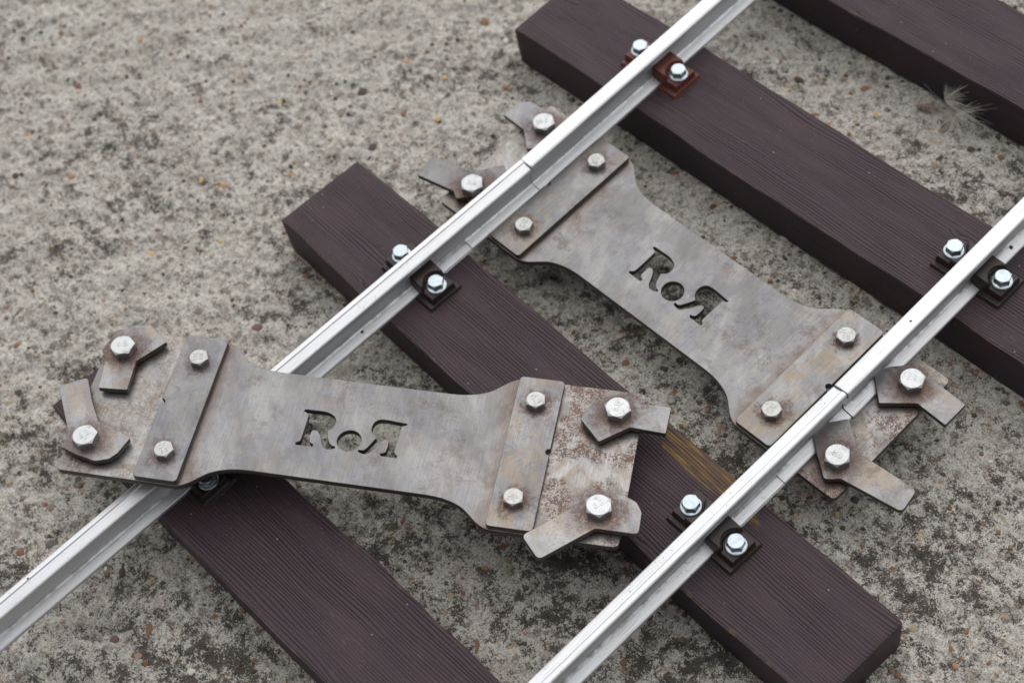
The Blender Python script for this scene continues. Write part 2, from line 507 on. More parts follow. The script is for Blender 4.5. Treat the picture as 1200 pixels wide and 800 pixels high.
def sheet(name, outline, holes, z0, z1, bev=0.25):
    """A flat-cut piece of plate with holes, between heights z0 and z1, with softened arrises."""
    cu = bpy.data.curves.new(name, 'CURVE')
    cu.dimensions = '2D'
    cu.fill_mode = 'BOTH'
    th = (z1 - z0) / 2
    cu.extrude = (th - bev) * MM
    cu.bevel_depth = bev * MM
    cu.bevel_resolution = 1
    cu.offset = -bev * MM
    for loop in [outline] + list(holes):
        s = cu.splines.new('POLY')
        s.points.add(len(loop) - 1)
        for q, (x, y) in zip(s.points, loop):
            q.co = (x * MM, y * MM, 0, 1)
        s.use_cyclic_u = True
    tmp = bpy.data.objects.new('tmp', cu)
    COL.objects.link(tmp)
    dg = bpy.context.evaluated_depsgraph_get()
    me = bpy.data.meshes.new_from_object(tmp.evaluated_get(dg))
    bpy.data.objects.remove(tmp, do_unlink=True)
    me.name = name
    me.transform(Matrix.Translation((0, 0, (z0 + z1) / 2 * MM)))
    return me


def hex_bolt_mesh(name, af, h, flange=None, seg_per=6):
    """Hexagon head with the turned chamfer on top; sits on z = 0."""
    verts, faces = [], []
    N = 6 * seg_per
    rc = af / 2 * 0.95
    ring_b, ring_t, ring_c = [], [], []
    for i in range(N):
        a = 2 * math.pi * i / N
        loc = (a % (math.pi / 3)) - math.pi / 6
        r = (af / 2) / math.cos(loc)
        zt = h - (r - rc) * math.tan(math.radians(32))
        ring_b.append((r * math.cos(a), r * math.sin(a), 0))
        ring_t.append((r * math.cos(a), r * math.sin(a), zt))
        ring_c.append((rc * math.cos(a), rc * math.sin(a), h))
    rings = [ring_b, ring_t, ring_c]
    for rg in rings:
        verts += rg
    for k in range(2):
        for i in range(N):
            j = (i + 1) % N
            faces.append((k * N + i, k * N + j, (k + 1) * N + j, (k + 1) * N + i))
    faces.append(tuple(range(2 * N, 3 * N)))
    return mesh_of(name, verts, faces)


def washer_mesh(name, r, h, h_in):
    verts, faces = [], []
    N = 32
    for (rr, z) in ((r * 0.97, 0), (r, 0.25), (r, h), (r * 0.93, h + 0.25), (r * 0.60, h_in)):
        for i in range(N):
            a = 2 * math.pi * i / N
            verts.append((rr * math.cos(a), rr * math.sin(a), z))
    for k in range(4):
        for i in range(N):
            j = (i + 1) % N
            faces.append((k * N + i, k * N + j, (k + 1) * N + j, (k + 1) * N + i))
    faces.append(tuple(range(4 * N, 5 * N)))
    me = mesh_of(name, verts, faces)
    return me


def nut_mesh(name, af, h, shank_r, shank_h):
    """Nut hanging below z = 0 with the end of the thread showing."""
    verts, faces = [], []
    for z in (0.0, -h):
        for i in range(6):
            a = math.pi / 3 * i
            r = af / 2 / math.cos(math.pi / 6)
            verts.append((r * math.cos(a), r * math.sin(a), z))
    for i in range(6):
        j = (i + 1) % 6
        faces.append((i, 6 + i, 6 + j, j))
    faces.append((11, 10, 9, 8, 7, 6))
    b = len(verts)
    for z in (-h + 0.1, -shank_h):
        for i in range(12):
            a = math.pi / 6 * i
            verts.append((shank_r * math.cos(a), shank_r * math.sin(a), z))
    for i in range(12):
        j = (i + 1) % 12
        faces.append((b + i, b + 12 + i, b + 12 + j, b + j))
    faces.append(tuple(range(b + 23, b + 11, -1)))
    return mesh_of(name, verts, faces)


def text_mesh(name, body, size, z0, z1):
    cu = bpy.data.curves.new(name, 'FONT')
    cu.body = body
    cu.size = size * MM
    cu.align_x = 'CENTER'
    cu.align_y = 'CENTER'
    cu.extrude = (z1 - z0) / 2 * MM
    tmp = bpy.data.objects.new('tmp', cu)
    COL.objects.link(tmp)
    dg = bpy.context.evaluated_depsgraph_get()
    me = bpy.data.meshes.new_from_object(tmp.evaluated_get(dg))
    bpy.data.objects.remove(tmp, do_unlink=True)
    me.name = name
    me.transform(Matrix.Translation((0, 0, (z0 + z1) / 2 * MM)))
    return me


# ------------------------------------------------------------------ ground: one displaced concrete sheet
rng = np.random.default_rng(7)


def vnoise(X, Y, size, seed):
    """Smooth value noise on millimetre coordinates."""
    r = np.random.default_rng(seed)
    tab = r.random((256, 256))
    u, v = X / size + 1000.0, Y / size + 1000.0
    i, j = np.floor(u).astype(int), np.floor(v).astype(int)
    fu, fv = u - i, v - j
    fu = fu * fu * (3 - 2 * fu); fv = fv * fv * (3 - 2 * fv)
    g = lambda a, b: tab[a % 256, b % 256]
    return (g(i, j) * (1 - fu) + g(i + 1, j) * fu) * (1 - fv) + (g(i, j + 1) * (1 - fu) + g(i + 1, j + 1) * fu) * fv - 0.5


def relief(X, Y):
    wx = X + 10 * vnoise(X, Y, 30, 1)
    wy = Y + 10 * vnoise(X, Y, 30, 2)
    # rows left by the tamping beam, running across the view
    q = (wx * 0.73 - wy * 0.68)
    z = 0.50 * np.sin(q * 2 * math.pi / 23.0) * (0.4 + 1.2 * (vnoise(X, Y, 70, 3) + 0.5))
    z = z + 1.0 * vnoise(wx, wy, 16, 4) + 1.7 * vnoise(wx, wy, 6.0, 5) + 1.6 * vnoise(X, Y, 3.2, 6) + 0.8 * vnoise(X, Y, 1.9, 8)
    pits = np.clip(vnoise(X, Y, 4.2, 9) - 0.27, 0, 1)
    z = z - 4.5 * pits
    return z


def axis(lo, hi, step, far):
    inner = np.arange(lo, hi + step / 2, step)
    a, b, s = lo, hi, step
    left, rite = [], []
    while b < far:
        s *= 1.35
        a -= s; b += s
        left.append(a); rite.append(b)
    return np.concatenate([np.array(left[::-1]), inner, np.array(rite)])


gx = axis(-490, 270, 1.05, 1600)
gy = axis(-370, 310, 1.05, 1600)
GX, GY = np.meshgrid(gx, gy, indexing='ij')
GZ = relief(GX, GY) - 0.9
nx, ny = GX.shape
co = np.stack([GX, GY, GZ], -1).reshape(-1, 3) * MM
idx = np.arange(nx * ny).reshape(nx, ny)
quads = np.stack([idx[:-1, :-1], idx[1:, :-1], idx[1:, 1:], idx[:-1, 1:]], -1).reshape(-1, 4)
gm = bpy.data.meshes.new('ground')
gm.vertices.add(len(co))
gm.vertices.foreach_set('co', co.astype(np.float32).ravel())
gm.loops.add(quads.size)
gm.loops.foreach_set('vertex_index', quads.astype(np.int32).ravel())
gm.polygons.add(len(quads))
gm.polygons.foreach_set('loop_start', np.arange(0, quads.size, 4, dtype=np.int32))
gm.polygons.foreach_set('loop_total', np.full(len(quads), 4, np.int32))
gm.update(calc_edges=True)
gm.polygons.foreach_set('use_smooth', np.ones(len(quads), bool))
ground = link('ground', gm, mat_concrete())
tag(ground, 'weathered grey concrete slab with black lichen and exposed pebbles under the track', kind='structure')

# stones set in the concrete: x, y, half length, half width, turn, colour
PEBBLES = "-142.1,-286.9,2.7,2.5,0.75,b;-133.3,-274.6,3.9,3.1,0.74,g;-153.3,-264.9,1.6,1.7,0.74,r;-149.3,-263.6,2.9,2.3,0.74,n;-164.6,-270.3,2.0,1.7,0.74,n;-177.7,-270.6,2.4,1.5,0.74,t;-175.8,-257.8,4.0,1.5,0.74,n;-97.3,-258.9,1.7,4.0,0.75,d;-83.3,-253.8,1.7,1.8,0.75,t;-65.1,-267.2,1.8,4.5,0.75,b;-72.6,-281.5,2.4,2.5,0.75,p;-57.3,-278.6,2.4,2.2,0.76,k;-34.9,-266.1,2.3,2.0,0.76,w;-138.0,-241.3,2.1,1.3,0.74,t;-18.2,-243.3,1.1,1.1,0.76,r;-19.5,-154.2,1.4,2.0,0.74,r;24.6,-144.2,1.6,1.1,0.75,o;26.3,-158.6,1.6,1.3,0.75,r;22.8,-163.1,1.9,2.0,0.75,t;48.5,-171.4,1.5,3.6,0.75,r;50.7,-130.5,2.2,2.2,0.75,g;38.6,-167.3,1.7,1.5,0.75,n;30.6,-165.1,1.4,1.1,0.75,d;59.6,-162.0,1.4,1.4,0.76,t;-13.5,-137.1,1.3,1.0,0.74,b;22.1,-131.4,3.2,1.3,0.74,b;-0.9,-175.1,1.4,1.1,0.75,t;32.5,-138.6,1.2,1.5,0.75,t;99.6,-133.7,1.8,1.9,0.76,b;120.9,-11.5,2.2,2.5,0.74,d;118.3,-30.1,1.5,1.7,0.74,w;122.5,-29.5,1.7,1.7,0.74,d;96.9,-31.8,1.4,1.5,0.74,d;104.8,-33.5,1.5,1.5,0.74,d;140.3,24.1,1.3,1.5,0.74,d;169.3,34.9,1.5,1.5,0.74,d;173.7,23.5,1.1,1.3,0.74,t;174.5,16.7,1.6,1.1,0.74,b;152.2,-4.9,2.3,0.7,0.74,y;176.0,-40.1,2.4,2.3,0.75,t;199.2,-41.8,1.4,1.5,0.76,o;198.8,-38.1,1.1,1.2,0.76,b;185.2,-60.5,1.7,1.9,0.76,b;192.9,-37.1,1.1,1.9,0.76,b;179.5,-19.2,1.3,1.2,0.75,d;170.4,-27.2,1.3,1.2,0.75,d;174.3,-16.7,1.0,1.1,0.75,w;152.8,-25.0,1.3,1.3,0.75,b;119.9,-22.0,1.2,1.3,0.74,y;137.3,-26.3,0.8,1.8,0.74,b;-353.1,-141.2,2.6,2.0,0.69,o;-360.0,-101.0,2.1,2.7,0.69,r;-309.4,-141.5,2.0,2.2,0.7,o;-238.4,-90.6,3.0,1.9,0.7,o;-250.6,-95.8,1.3,2.4,0.7,y;-358.9,-56.8,1.9,2.1,0.68,o;-228.9,0.3,3.1,3.4,0.69,d;-199.7,5.2,2.4,3.3,0.69,b;-182.3,13.6,2.1,2.4,0.69,y;-201.1,35.5,1.7,1.7,0.69,y;-227.6,30.3,2.9,2.9,0.68,t;-260.4,-33.4,1.6,1.7,0.69,y;-258.3,-44.8,2.2,3.1,0.69,p;-195.3,-21.1,2.6,3.2,0.7,d;-214.9,77.2,3.1,4.1,0.68,b;-295.0,-61.9,2.0,2.0,0.69,b;-210.3,-112.9,1.9,1.8,0.71,y;-232.3,-143.2,2.1,2.5,0.71,y;-216.1,-61.5,2.4,1.6,0.7,o;-181.6,-130.7,2.5,2.2,0.72,n;-158.0,-98.5,2.4,2.2,0.71,r;-152.5,-134.2,3.6,3.3,0.72,p;-171.3,53.0,1.7,1.6,0.69,o;-272.6,-115.8,2.6,2.4,0.7,g;-241.2,-131.6,1.9,1.0,0.71,b;-265.3,-213.8,1.7,2.0,0.72,k;-333.5,-161.9,2.3,2.2,0.7,d;-403.5,-83.6,2.7,2.2,0.68,b;-326.3,-0.6,1.9,1.5,0.67,o;-389.2,-72.1,1.7,2.2,0.68,t;-225.6,-17.7,1.5,1.7,0.69,b;-260.0,-19.7,2.0,1.7,0.69,b;-196.0,75.7,1.7,2.3,0.68,w;-280.9,5.5,1.6,1.8,0.68,w;-381.3,-98.9,1.4,1.8,0.68,w;-211.8,-66.7,1.5,1.6,0.7,w;-215.0,-51.7,1.9,1.9,0.7,w;-82.7,159.6,1.4,2.2,0.68,t;-72.3,155.2,1.2,1.6,0.68,w;-57.8,146.8,2.2,2.4,0.69,t;-55.8,153.6,2.6,1.9,0.69,d;-25.9,170.0,3.1,2.1,0.69,b;-34.6,141.0,2.3,1.5,0.69,b;-11.2,160.4,1.7,2.0,0.69,y;-22.9,183.6,2.3,2.4,0.69,d;-25.4,140.7,1.2,1.3,0.69,o;37.9,172.9,2.6,2.0,0.7,d;52.0,177.1,1.8,2.2,0.7,b;30.9,153.9,1.7,1.2,0.7,o;-51.5,65.8,1.4,1.5,0.7,o;-35.5,69.0,1.9,1.5,0.7,t;-34.3,65.8,2.3,2.2,0.7,d;-6.5,49.1,2.6,1.4,0.71,b;-70.7,59.4,2.0,1.5,0.7,b;-62.3,68.6,2.7,2.2,0.7,r;14.4,-9.2,2.4,1.9,0.72,d;-3.7,-27.0,2.2,2.6,0.72,b;-17.2,-16.8,1.5,1.8,0.72,r;12.3,-18.4,2.2,2.4,0.72,d;53.8,-23.9,1.8,1.8,0.73,o;41.2,-34.0,0.9,1.2,0.73,o;25.0,-23.8,1.4,1.9,0.73,b;55.1,-29.8,0.7,0.8,0.73,w;34.3,-13.1,2.9,2.5,0.73,d;117.4,72.8,1.5,1.4,0.73,r;142.6,73.9,2.0,2.0,0.73,r;138.5,69.1,1.8,1.8,0.73,g;115.4,67.5,1.2,1.4,0.73,d;-0.7,149.8,1.1,1.0,0.69,r;-35.0,-162.6,1.6,1.4,0.74,n;-243.8,-45.0,2.0,1.6,0.69,n;-250.7,-161.2,2.2,1.8,0.71,n;-333.7,-47.9,2.1,2.4,0.68,n;-271.3,27.0,2.3,2.1,0.68,n;-290.9,-166.8,2.0,1.9,0.71,n;-301.0,-107.9,1.8,2.0,0.7,k;-223.0,41.9,1.8,1.7,0.68,r;-291.3,-37.5,1.6,2.0,0.69,k;-214.8,-245.1,1.9,1.6,0.73,t;-224.1,-220.5,1.9,1.4,0.72,n;-228.5,-176.9,1.7,2.0,0.72,k;-239.1,-223.7,2.1,1.9,0.72,b;-89.8,-287.6,1.7,1.3,0.75,n;-91.4,-322.2,2.2,1.5,0.76,n;-123.0,-266.9,1.7,1.2,0.74,t;-48.0,-242.9,1.5,1.5,0.75,b;66.3,-146.7,1.5,1.3,0.75,n;45.5,-100.2,1.6,1.1,0.74,n;106.1,-125.0,1.5,1.4,0.76,n;110.0,-108.3,1.6,1.4,0.75,b;131.9,-111.0,1.5,1.2,0.76,n;178.7,0.6,1.4,1.3,0.75,n;140.2,-13.2,1.6,1.3,0.74,n;200.4,-10.6,1.4,1.4,0.75,t;146.0,42.3,1.3,1.2,0.73,b;127.2,31.1,1.5,1.2,0.73,n"
PC = {
    'b': ((0.16, 0.085, 0.045), (0.24, 0.14, 0.085)), 'g': ((0.085, 0.082, 0.080), (0.14, 0.135, 0.13)),
    'r': ((0.17, 0.075, 0.050), (0.25, 0.13, 0.09)), 'n': ((0.17, 0.14, 0.115), (0.26, 0.22, 0.18)),
    't': ((0.30, 0.22, 0.13), (0.40, 0.32, 0.22)), 'd': ((0.055, 0.045, 0.040), (0.10, 0.08, 0.07)),
    'p': ((0.11, 0.07, 0.065), (0.17, 0.12, 0.11)), 'k': ((0.27, 0.16, 0.12), (0.35, 0.24, 0.19)),
    'w': ((0.52, 0.48, 0.39), (0.62, 0.60, 0.54)), 'o': ((0.31, 0.15, 0.07), (0.40, 0.24, 0.13)),
    'y': ((0.42, 0.28, 0.11), (0.50, 0.38, 0.20)),
}
PM = {k: mat_pebble('pebble_' + {'b': 'brown', 'g': 'grey', 'r': 'red', 'n': 'dun', 't': 'tan', 'd': 'dark', 'p': 'plum', 'k': 'pink',
                                 'w': 'cream', 'o': 'orange', 'y': 'yellow'}[k], *v) for k, v in PC.items()}


def stone_bm(seed, sub=2):
    r = random.Random(seed)
    bm = bmesh.new()
    bmesh.ops.create_icosphere(bm, subdivisions=sub, radius=1.0)
    cuts = [(Vector((r.uniform(-1, 1), r.uniform(-1, 1), r.uniform(-0.2, 0.5))).normalized(), r.uniform(0.72, 0.92)) for _ in range(6)]
    for v in bm.verts:
        p = v.co.copy()
        for nrm, dd in cuts:
            k = p.dot(nrm)
            if k > dd:
                p -= nrm * (k - dd) * 0.85
        v.co = p * (1 + 0.07 * r.uniform(-1, 1))
    return bm


proto = []
for k in range(8):
    bm = stone_bm(k + 3)
    proto.append(bm)
pm_cache = {}
for i, rec in enumerate(PEBBLES.split(';')):
    x, y, a, b, th, c = rec.split(',')
    x, y, a, b, th = map(float, (x, y, a, b, th))
    key = (i % 8, c)
    if key not in pm_cache:
        me = bpy.data.meshes.new('pebble')
        proto[i % 8].to_mesh(me)
        me.materials.append(PM[c])
        me.polygons.foreach_set('use_smooth', [True] * len(me.polygons))
        pm_cache[key] = me
    o = bpy.data.objects.new('pebble', pm_cache[key])
    COL.objects.link(o)
    o.parent = ground
    z = float(relief(np.array([[x]]), np.array([[y]]))[0, 0]) - 0.9
    hgt = 0.45 * min(a, b)
    o.location = Vector((x, y, z - hgt * 0.35)) * MM
    o.rotation_euler = (0, 0, th)
    o.scale = (a * MM, b * MM, hgt * MM)

# fine grit too small to pick apart
vv, ff = [], []
cube_v = [(-1, -1, -1), (1, -1, -1), (1, 1, -1), (-1, 1, -1), (-.6, -.6, 1), (.6, -.7, .8), (.7, .5, 1), (-.5, .6, .9)]
cube_f = [(4, 5, 6, 7), (0, 1, 5, 4), (1, 2, 6, 5), (2, 3, 7, 6), (3, 0, 4, 7)]
NG = 7000
gpx = rng.uniform(-470, 255, NG); gpy = rng.uniform(-350, 295, NG)
for (sy, sr) in ((-71.4, -0.0245), (98.4, 0.0193), (212.5, 0.021), (-205.6, 0.0151)):   # swept against the sleepers
    k = 330
    ux = rng.uniform(-178, 178, k)
    uy = np.where(rng.random(k) < 0.5, -1, 1) * (25.6 + np.abs(rng.normal(0, 1.6, k)))
    gpx = np.concatenate([gpx, ux - uy * sr]); gpy = np.concatenate([gpy, sy + ux * sr + uy])
NG = len(gpx)
gpz = relief(gpx.reshape(-1, 1), gpy.reshape(-1, 1)).ravel() - 0.9
gmats = [PM[k] for k in 'nbtdkwro']
pick = rng.choice(8, NG, p=[.34, .16, .16, .30, .02, .01, .01, .0])
for k in range(NG):
    s = 0.4 + 1.1 * rng.random() ** 2
    t = rng.uniform(0, 6.28)
    b = len(vv)
    for (a, c, e) in cube_v:
        a *= s * rng.uniform(.7, 1.2); c *= s * rng.uniform(.6, 1.0); e *= s * 0.5
        vv.append((gpx[k] + a * math.cos(t) - c * math.sin(t), gpy[k] + a * math.sin(t) + c * math.cos(t), gpz[k] + e + 0.02))
    ff += [tuple(b + q for q in f) for f in cube_f]
gme = mesh_of('grit', vv, ff)
for m_ in gmats:
    gme.materials.append(m_)
gme.polygons.foreach_set('material_index', np.repeat(pick, 5).astype(np.int32))
grit = link('grit', gme, None, ground)
tag(grit, kind='stuff')

# ------------------------------------------------------------------ sleepers
T = 25.29


def sleeper(name, y0, rot, x0, x1, seed, label, ochre=None, bulge=()):
    W, r = 50.5, 0.75
    prof = []                                            # section (y, z), anticlockwise seen from +x
    cs = [(-W / 2, 0, 0.8), (W / 2, 0, 0.8), (W / 2, T, r), (-W / 2, T, r)]
    prof = fillet([(c[0], c[1]) for c in cs], [c[2] for c in cs], 4)
    # finer strip on the top so the board can sag and swell
    xs = list(np.arange(x0, x1, 3.0)) + [x1]
    ends = [(x0, 0.0), (x1, 0.0)]
    rr = np.random.default_rng(seed)
    ph = rr.uniform(0, 6.28, 6)
    verts, faces = [], []
    n = len(prof)
    secs = [xs[0]] + xs + [xs[-1]]
    for k, x in enumerate(xs):
        e = min(x - x0, x1 - x)
        sh = 1.0 - 0.012 * max(0.0, 1 - e / 1.2)
        near = 0.55 * math.sin(x / 31 + ph[0]) + 0.3 * math.sin(x / 13 + ph[1]) + 0.15 * math.sin(x / 5.3 + ph[4])
        far = 0.55 * math.sin(x / 37 + ph[2]) + 0.3 * math.sin(x / 15 + ph[3]) + 0.15 * math.sin(x / 4.7 + ph[5])
        for (bx, bw, bn, bf) in bulge:
            g = math.exp(-((x - bx) / bw) ** 2)
            near += bn * g; far += bf * g
        for (y, z) in prof:
            dy = far if y > 0 else near
            dz = 0.12 * math.sin(x / 45 + ph[1]) if z > T / 2 else 0
            verts.append((x, y * sh + dy * (0.35 + 0.65 * z / T), z * (sh if z > T / 2 else 1) + dz))
    for k in range(len(xs) - 1):
        for i in range(n):
            j = (i + 1) % n
            faces.append((k * n + i, k * n + j, (k + 1) * n + j, (k + 1) * n + i))
    faces.append(tuple(range(n - 1, -1, -1)))
    b = (len(xs) - 1) * n
    faces.append(tuple(range(b, b + n)))
    me = mesh_of(name, verts, faces)
    bm = bmesh.new(); bm.from_mesh(me)
    bmesh.ops.recalc_face_normals(bm, faces=bm.faces)
    bm.to_mesh(me); bm.free()
    o = link(name, me, mat_sleeper('brown_sleeper', seed, ochre), None, (0, y0, 0), rot)
    return tag(o, label, 'sleeper', 'sleepers under the rails')


sleeper('railway_sleeper', -71.4, -0.0245, -175.3, 177.1, 3,
        'dark brown sleeper with an ochre patch, lying under the right end of the front plate', (64, 120, 14.5, 30.0), [(100, 30, -1.2, 0)])
sleeper('railway_sleeper', 98.4, 0.0193, -177.3, 176.5, 17,
        'dark brown sleeper carrying the red-brown rail clip, behind the rear plate')
sleeper('railway_sleeper', 212.5, 0.021, -176.0, 177.0, 29, 'dark brown sleeper beside the seed fluff, farthest in the top right corner')
sleeper('railway_sleeper', -205.6, 0.0151, -176.0, 176.0, 41, 'dark brown sleeper running out of the bottom edge from beneath the front plate',
        None, [(-5, 16, 0, 1.6), (40, 14, 0, -0.8)])

# ------------------------------------------------------------------ rails
ZR = T                                                   # rails stand on the sleepers


def rail(side, ylo, yhi, label, worn, seed, dirt, notch=None, skew=0.0, ypiv=0.0, dx=0.0, spots=()):
    s = -side                                            # running side is towards the track centre
    d = 1.5 if worn else 0.35
    half = [(-6.9, 0.0), (6.9, 0.0), (6.9, 1.45), (6.5, 1.8), (2.6, 2.75), (1.75, 3.25), (1.45, 4.2), (1.45, 11.3), (1.8, 12.1), (3.5, 12.8),
            (3.9, 13.3)]
    run = [(3.9, 14.9), (3.75, 15.6), (3.2, 17.5 - d), (-0.75, 17.05), (-1.2, 17.5)] if worn else \
          [(3.9, 16.2), (3.7, 16.9), (3.1, 17.3), (2.4, 17.5)]
    outer = [(-3.1, 17.5), (-3.65, 17.2), (-3.9, 16.6), (-3.9, 13.3), (-3.5, 12.8), (-1.8, 12.1), (-1.45, 11.3), (-1.45, 4.2),
             (-1.75, 3.25), (-2.6, 2.75), (-6.5, 1.8), (-6.9, 1.45)]
    prof = half + run + outer
    if s < 0:
        prof = [(-x, z) for x, z in prof][::-1]
    ys = [ylo, ylo + 0.4] + list(np.arange(ylo + 25, yhi - 10, 25)) + [yhi - 0.4, yhi]
    if notch:
        a, b = notch
        ys = sorted([y for y in ys if not (a - 2 < y < b + 2)] + [a - 0.05, a, b, b + 0.05])
    verts, faces = [], []
    n = len(prof)
    for y in ys:
        endk = 0.97 if y in (ylo, yhi) else 1.0
        for (x, z) in prof:
            if notch and notch[0] <= y <= notch[1] and x > 2.3 and 0.5 < z < 3.2:
                z = z - 0.75
                x = min(x, 6.35)
            verts.append((x * endk, y, z if endk == 1 else (z - 8) * 0.985 + 8))
    for k in range(len(ys) - 1):
        for i in range(n):
            j = (i + 1) % n
            faces.append((k * n + i, k * n + j, (k + 1) * n + j, (k + 1) * n + i))
    faces.append(tuple(range(n)))
    b = (len(ys) - 1) * n
    faces.append(tuple(range(b + n - 1, b - 1, -1)))
    verts = [(x, y - ypiv, z) for x, y, z in verts]
    me = mesh_of('rail', verts, faces)
    bm = bmesh.new(); bm.from_mesh(me)
    bmesh.ops.recalc_face_normals(bm, faces=bm.faces)
    bm.to_mesh(me); bm.free()
    o = link('rail', me, mat_alu('drawn_aluminium', seed, dirt, spots), None, (side * 95.93 + dx, ypiv, ZR), skew)
    return tag(o, label, 'rail', 'aluminium rails of the track')


YJL, YJR = 3.9, 6.8
rail(-1, -520, YJL - 0.15, 'silver aluminium rail passing beneath the front plate, left of the two near rails', True, 2, 0.55, (-62, -41), spots=[(3.2, -108.0, 2.6, 0.9), (-1.6, -291.4, 17.5, 0.7)])
rail(1, -520, YJR - 0.25, 'worn silver aluminium rail leaving the bottom edge at the centre, over the ochre patch', True, 12, 0.9, (-63, -36))
rail(-1, YJL + 0.15, 520, 'clean bright aluminium rail beside the red-brown clip, leaving the top edge', False, 22, 0.35, None, 0.0231, YJL)
rail(1, YJR + 0.25, 520, 'bright aluminium rail leaving the right edge, beyond the rear plate joint', False, 32, 0.8, None, 0.0124, YJR, 0.3, [(3.6, 113.0, 2.5, 1.3), (0.3, 45.5, 17.5, 0.7)])


# ------------------------------------------------------------------ rail clips
def clip_meshes():
    nxg, nyg = 76, 84
    xs = np.linspace(1.7, 19.0, nxg)
    ys = np.linspace(-10.2, 10.2, nyg)
    X, Y = np.meshgrid(xs, ys, indexing='ij')
    sst = lambda e0, e1, v: (lambda t: t * t * (3 - 2 * t))(np.clip((v - e0) / (e1 - e0), 0, 1))
    H = np.full_like(X, 0.02)
    fl = sst(19.0, 18.0, X) * sst(9.9, 9.1, np.abs(Y)) * sst(6.9, 7.4, X)
    H = np.maximum(H, 1.8 * fl)
    pad = sst(18.1, 17.2, X) * sst(7.3, 6.6, np.abs(Y)) * sst(6.9, 7.4, X)
    H = np.maximum(H, 6.0 * pad)
    hump_top = 9.9 - 0.10 * (X - 2)
    hump = sst(12.4, 9.6, X) * sst(7.3, 6.5, np.abs(Y))
    Rb = np.hypot(X - 12.9, Y)
    scoop = sst(5.3, 6.6, Rb)
    hz = 6.0 + (hump_top - 6.0) * scoop
    H = np.maximum(H, hz * hump * (H > 0) + 0.0)
    # the part lying over the rail foot starts above the foot
    verts = [(X[i, j], Y[i, j], H[i, j]) for i in range(nxg) for j in range(nyg)]
    faces = [(i * nyg + j, (i + 1) * nyg + j, (i + 1) * nyg + j + 1, i * nyg + j + 1) for i in range(nxg - 1) for j in range(nyg - 1)
             if max(H[i, j], H[i + 1, j], H[i, j + 1], H[i + 1, j + 1]) > 0.1]
    # inner wall towards the rail
    for j in range(nyg - 1):
        if max(H[0, j], H[0, j + 1]) > 0.1:
            b = len(verts)
            verts += [(X[0, j], Y[0, j], 0.02), (X[0, j + 1], Y[0, j + 1], 0.02)]
            faces.append((b, j, j + 1, b + 1))
    me = mesh_of('clip_body', verts, faces, smooth=True)
    bm = bmesh.new(); bm.from_mesh(me)
    bmesh.ops.remove_doubles(bm, verts=bm.verts, dist=1e-6)
    loose = [v for v in bm.verts if not v.link_faces]
    bmesh.ops.delete(bm, geom=loose, context='VERTS')
    bm.to_mesh(me); bm.free()
    return me


clip_me = clip_meshes()
m_brown = mat_plastic('brown_plastic', (0.020, 0.013, 0.011), (0.032, 0.021, 0.018))
m_red = mat_plastic('red_brown_plastic', (0.085, 0.022, 0.015), (0.115, 0.032, 0.022))
m_screw = mat_zinc('blue_zinc', (0.41, 0.47, 0.50), 0.26, 0.3)
wash_me = washer_mesh('washer_flange', 4.75, 0.5, 1.2)
wash_me.materials.append(m_screw)
head_me = hex_bolt_mesh('screw_head', 6.9, 3.9)
head_me.materials.append(m_screw)
clip_dark = clip_me
clip_red = clip_me.copy()
clip_dark.materials.append(m_brown)
clip_red.materials.append(m_red)


def clip(xr, y, side, rot, label, red=False, turn=0.3):
    """side +1: clip on the +x side of a rail centred on xr."""
    m = Matrix.Translation(Vector((xr, y, T)) * MM) @ Matrix.Rotation(rot + (0 if side > 0 else math.pi), 4, 'Z')
    t = empty('rail_clip', m)
    tag(t, label, 'rail clip', 'rail clips holding the rails down')
    o = link('clip_body', clip_red if red else clip_dark, None, t)
    w = link('screw', wash_me, None, t, (12.9, 0, 6.05), 0)
    h = link('screw_head', head_me, None, w, (0, 0, 0.55), turn)
    return t


# sleeper under the right end of the front plate
clip(-95.9, -68.2, 1, -0.02, 'brown clip on the middle sleeper, before the left near rail', turn=0.2)
clip(-95.9, -68.2, -1, -0.02, 'brown clip half hidden behind the left near rail on the middle sleeper', turn=0.5)
clip(95.9, -72.4, 1, -0.02, 'brown clip on the outer side of the near right rail, beside the ochre patch', turn=0.85)
clip(95.9, -72.4, -1, -0.02, 'brown clip on the inner side of the near right rail, right of the front plate', turn=0.75)
# sleeper behind the rear plate
clip(-98.0, 97.0, 1, 0.02, 'bright red-brown clip on the rail at the top of the picture', True, turn=0.6)
clip(-98.0, 97.0, -1, 0.02, 'red-brown clip half hidden behind the rail at the top of the picture', True, turn=0.1)
clip(95.1, 100.2, 1, 0.02, 'brown clip on the outer side of the right rail at the right edge', turn=0.95)
clip(95.1, 100.2, -1, 0.02, 'brown clip on the inner side of the right rail at the right edge', turn=0.9)
# sleeper beneath the front plate
clip(-95.9, -207.0, 1, 0.015, 'brown clip in the shade under the lower edge of the front plate', turn=0.7)

# ------------------------------------------------------------------ rail joining plates
PL, PW, NW = 123.2, 38.7, 26.2
quarter = [(68.2, PW), (65.3, 37.6), (62.5, 35.8), (59.3, 33.0), (55.8, 30.2), (51.5, 28.2), (46.5, 26.9), (41, 26.3), (34, NW)]
qr = catmull(quarter, 4)
top = [(PL, PW)] + qr
outline = []
c = [p for p in fillet([(0, -PW), (PL, -PW), (PL, PW), (0, PW)], [0, 3.0, 3.0, 0], 5) if p[0] > 100]
outline += c
outline += qr + [(-x, y) for x, y in qr[::-1]]
outline += [(-p[0], p[1]) for p in c[::-1]]
outline += [(-x, -y) for x, y in qr] + [(x, -y) for x, y in qr[::-1]]

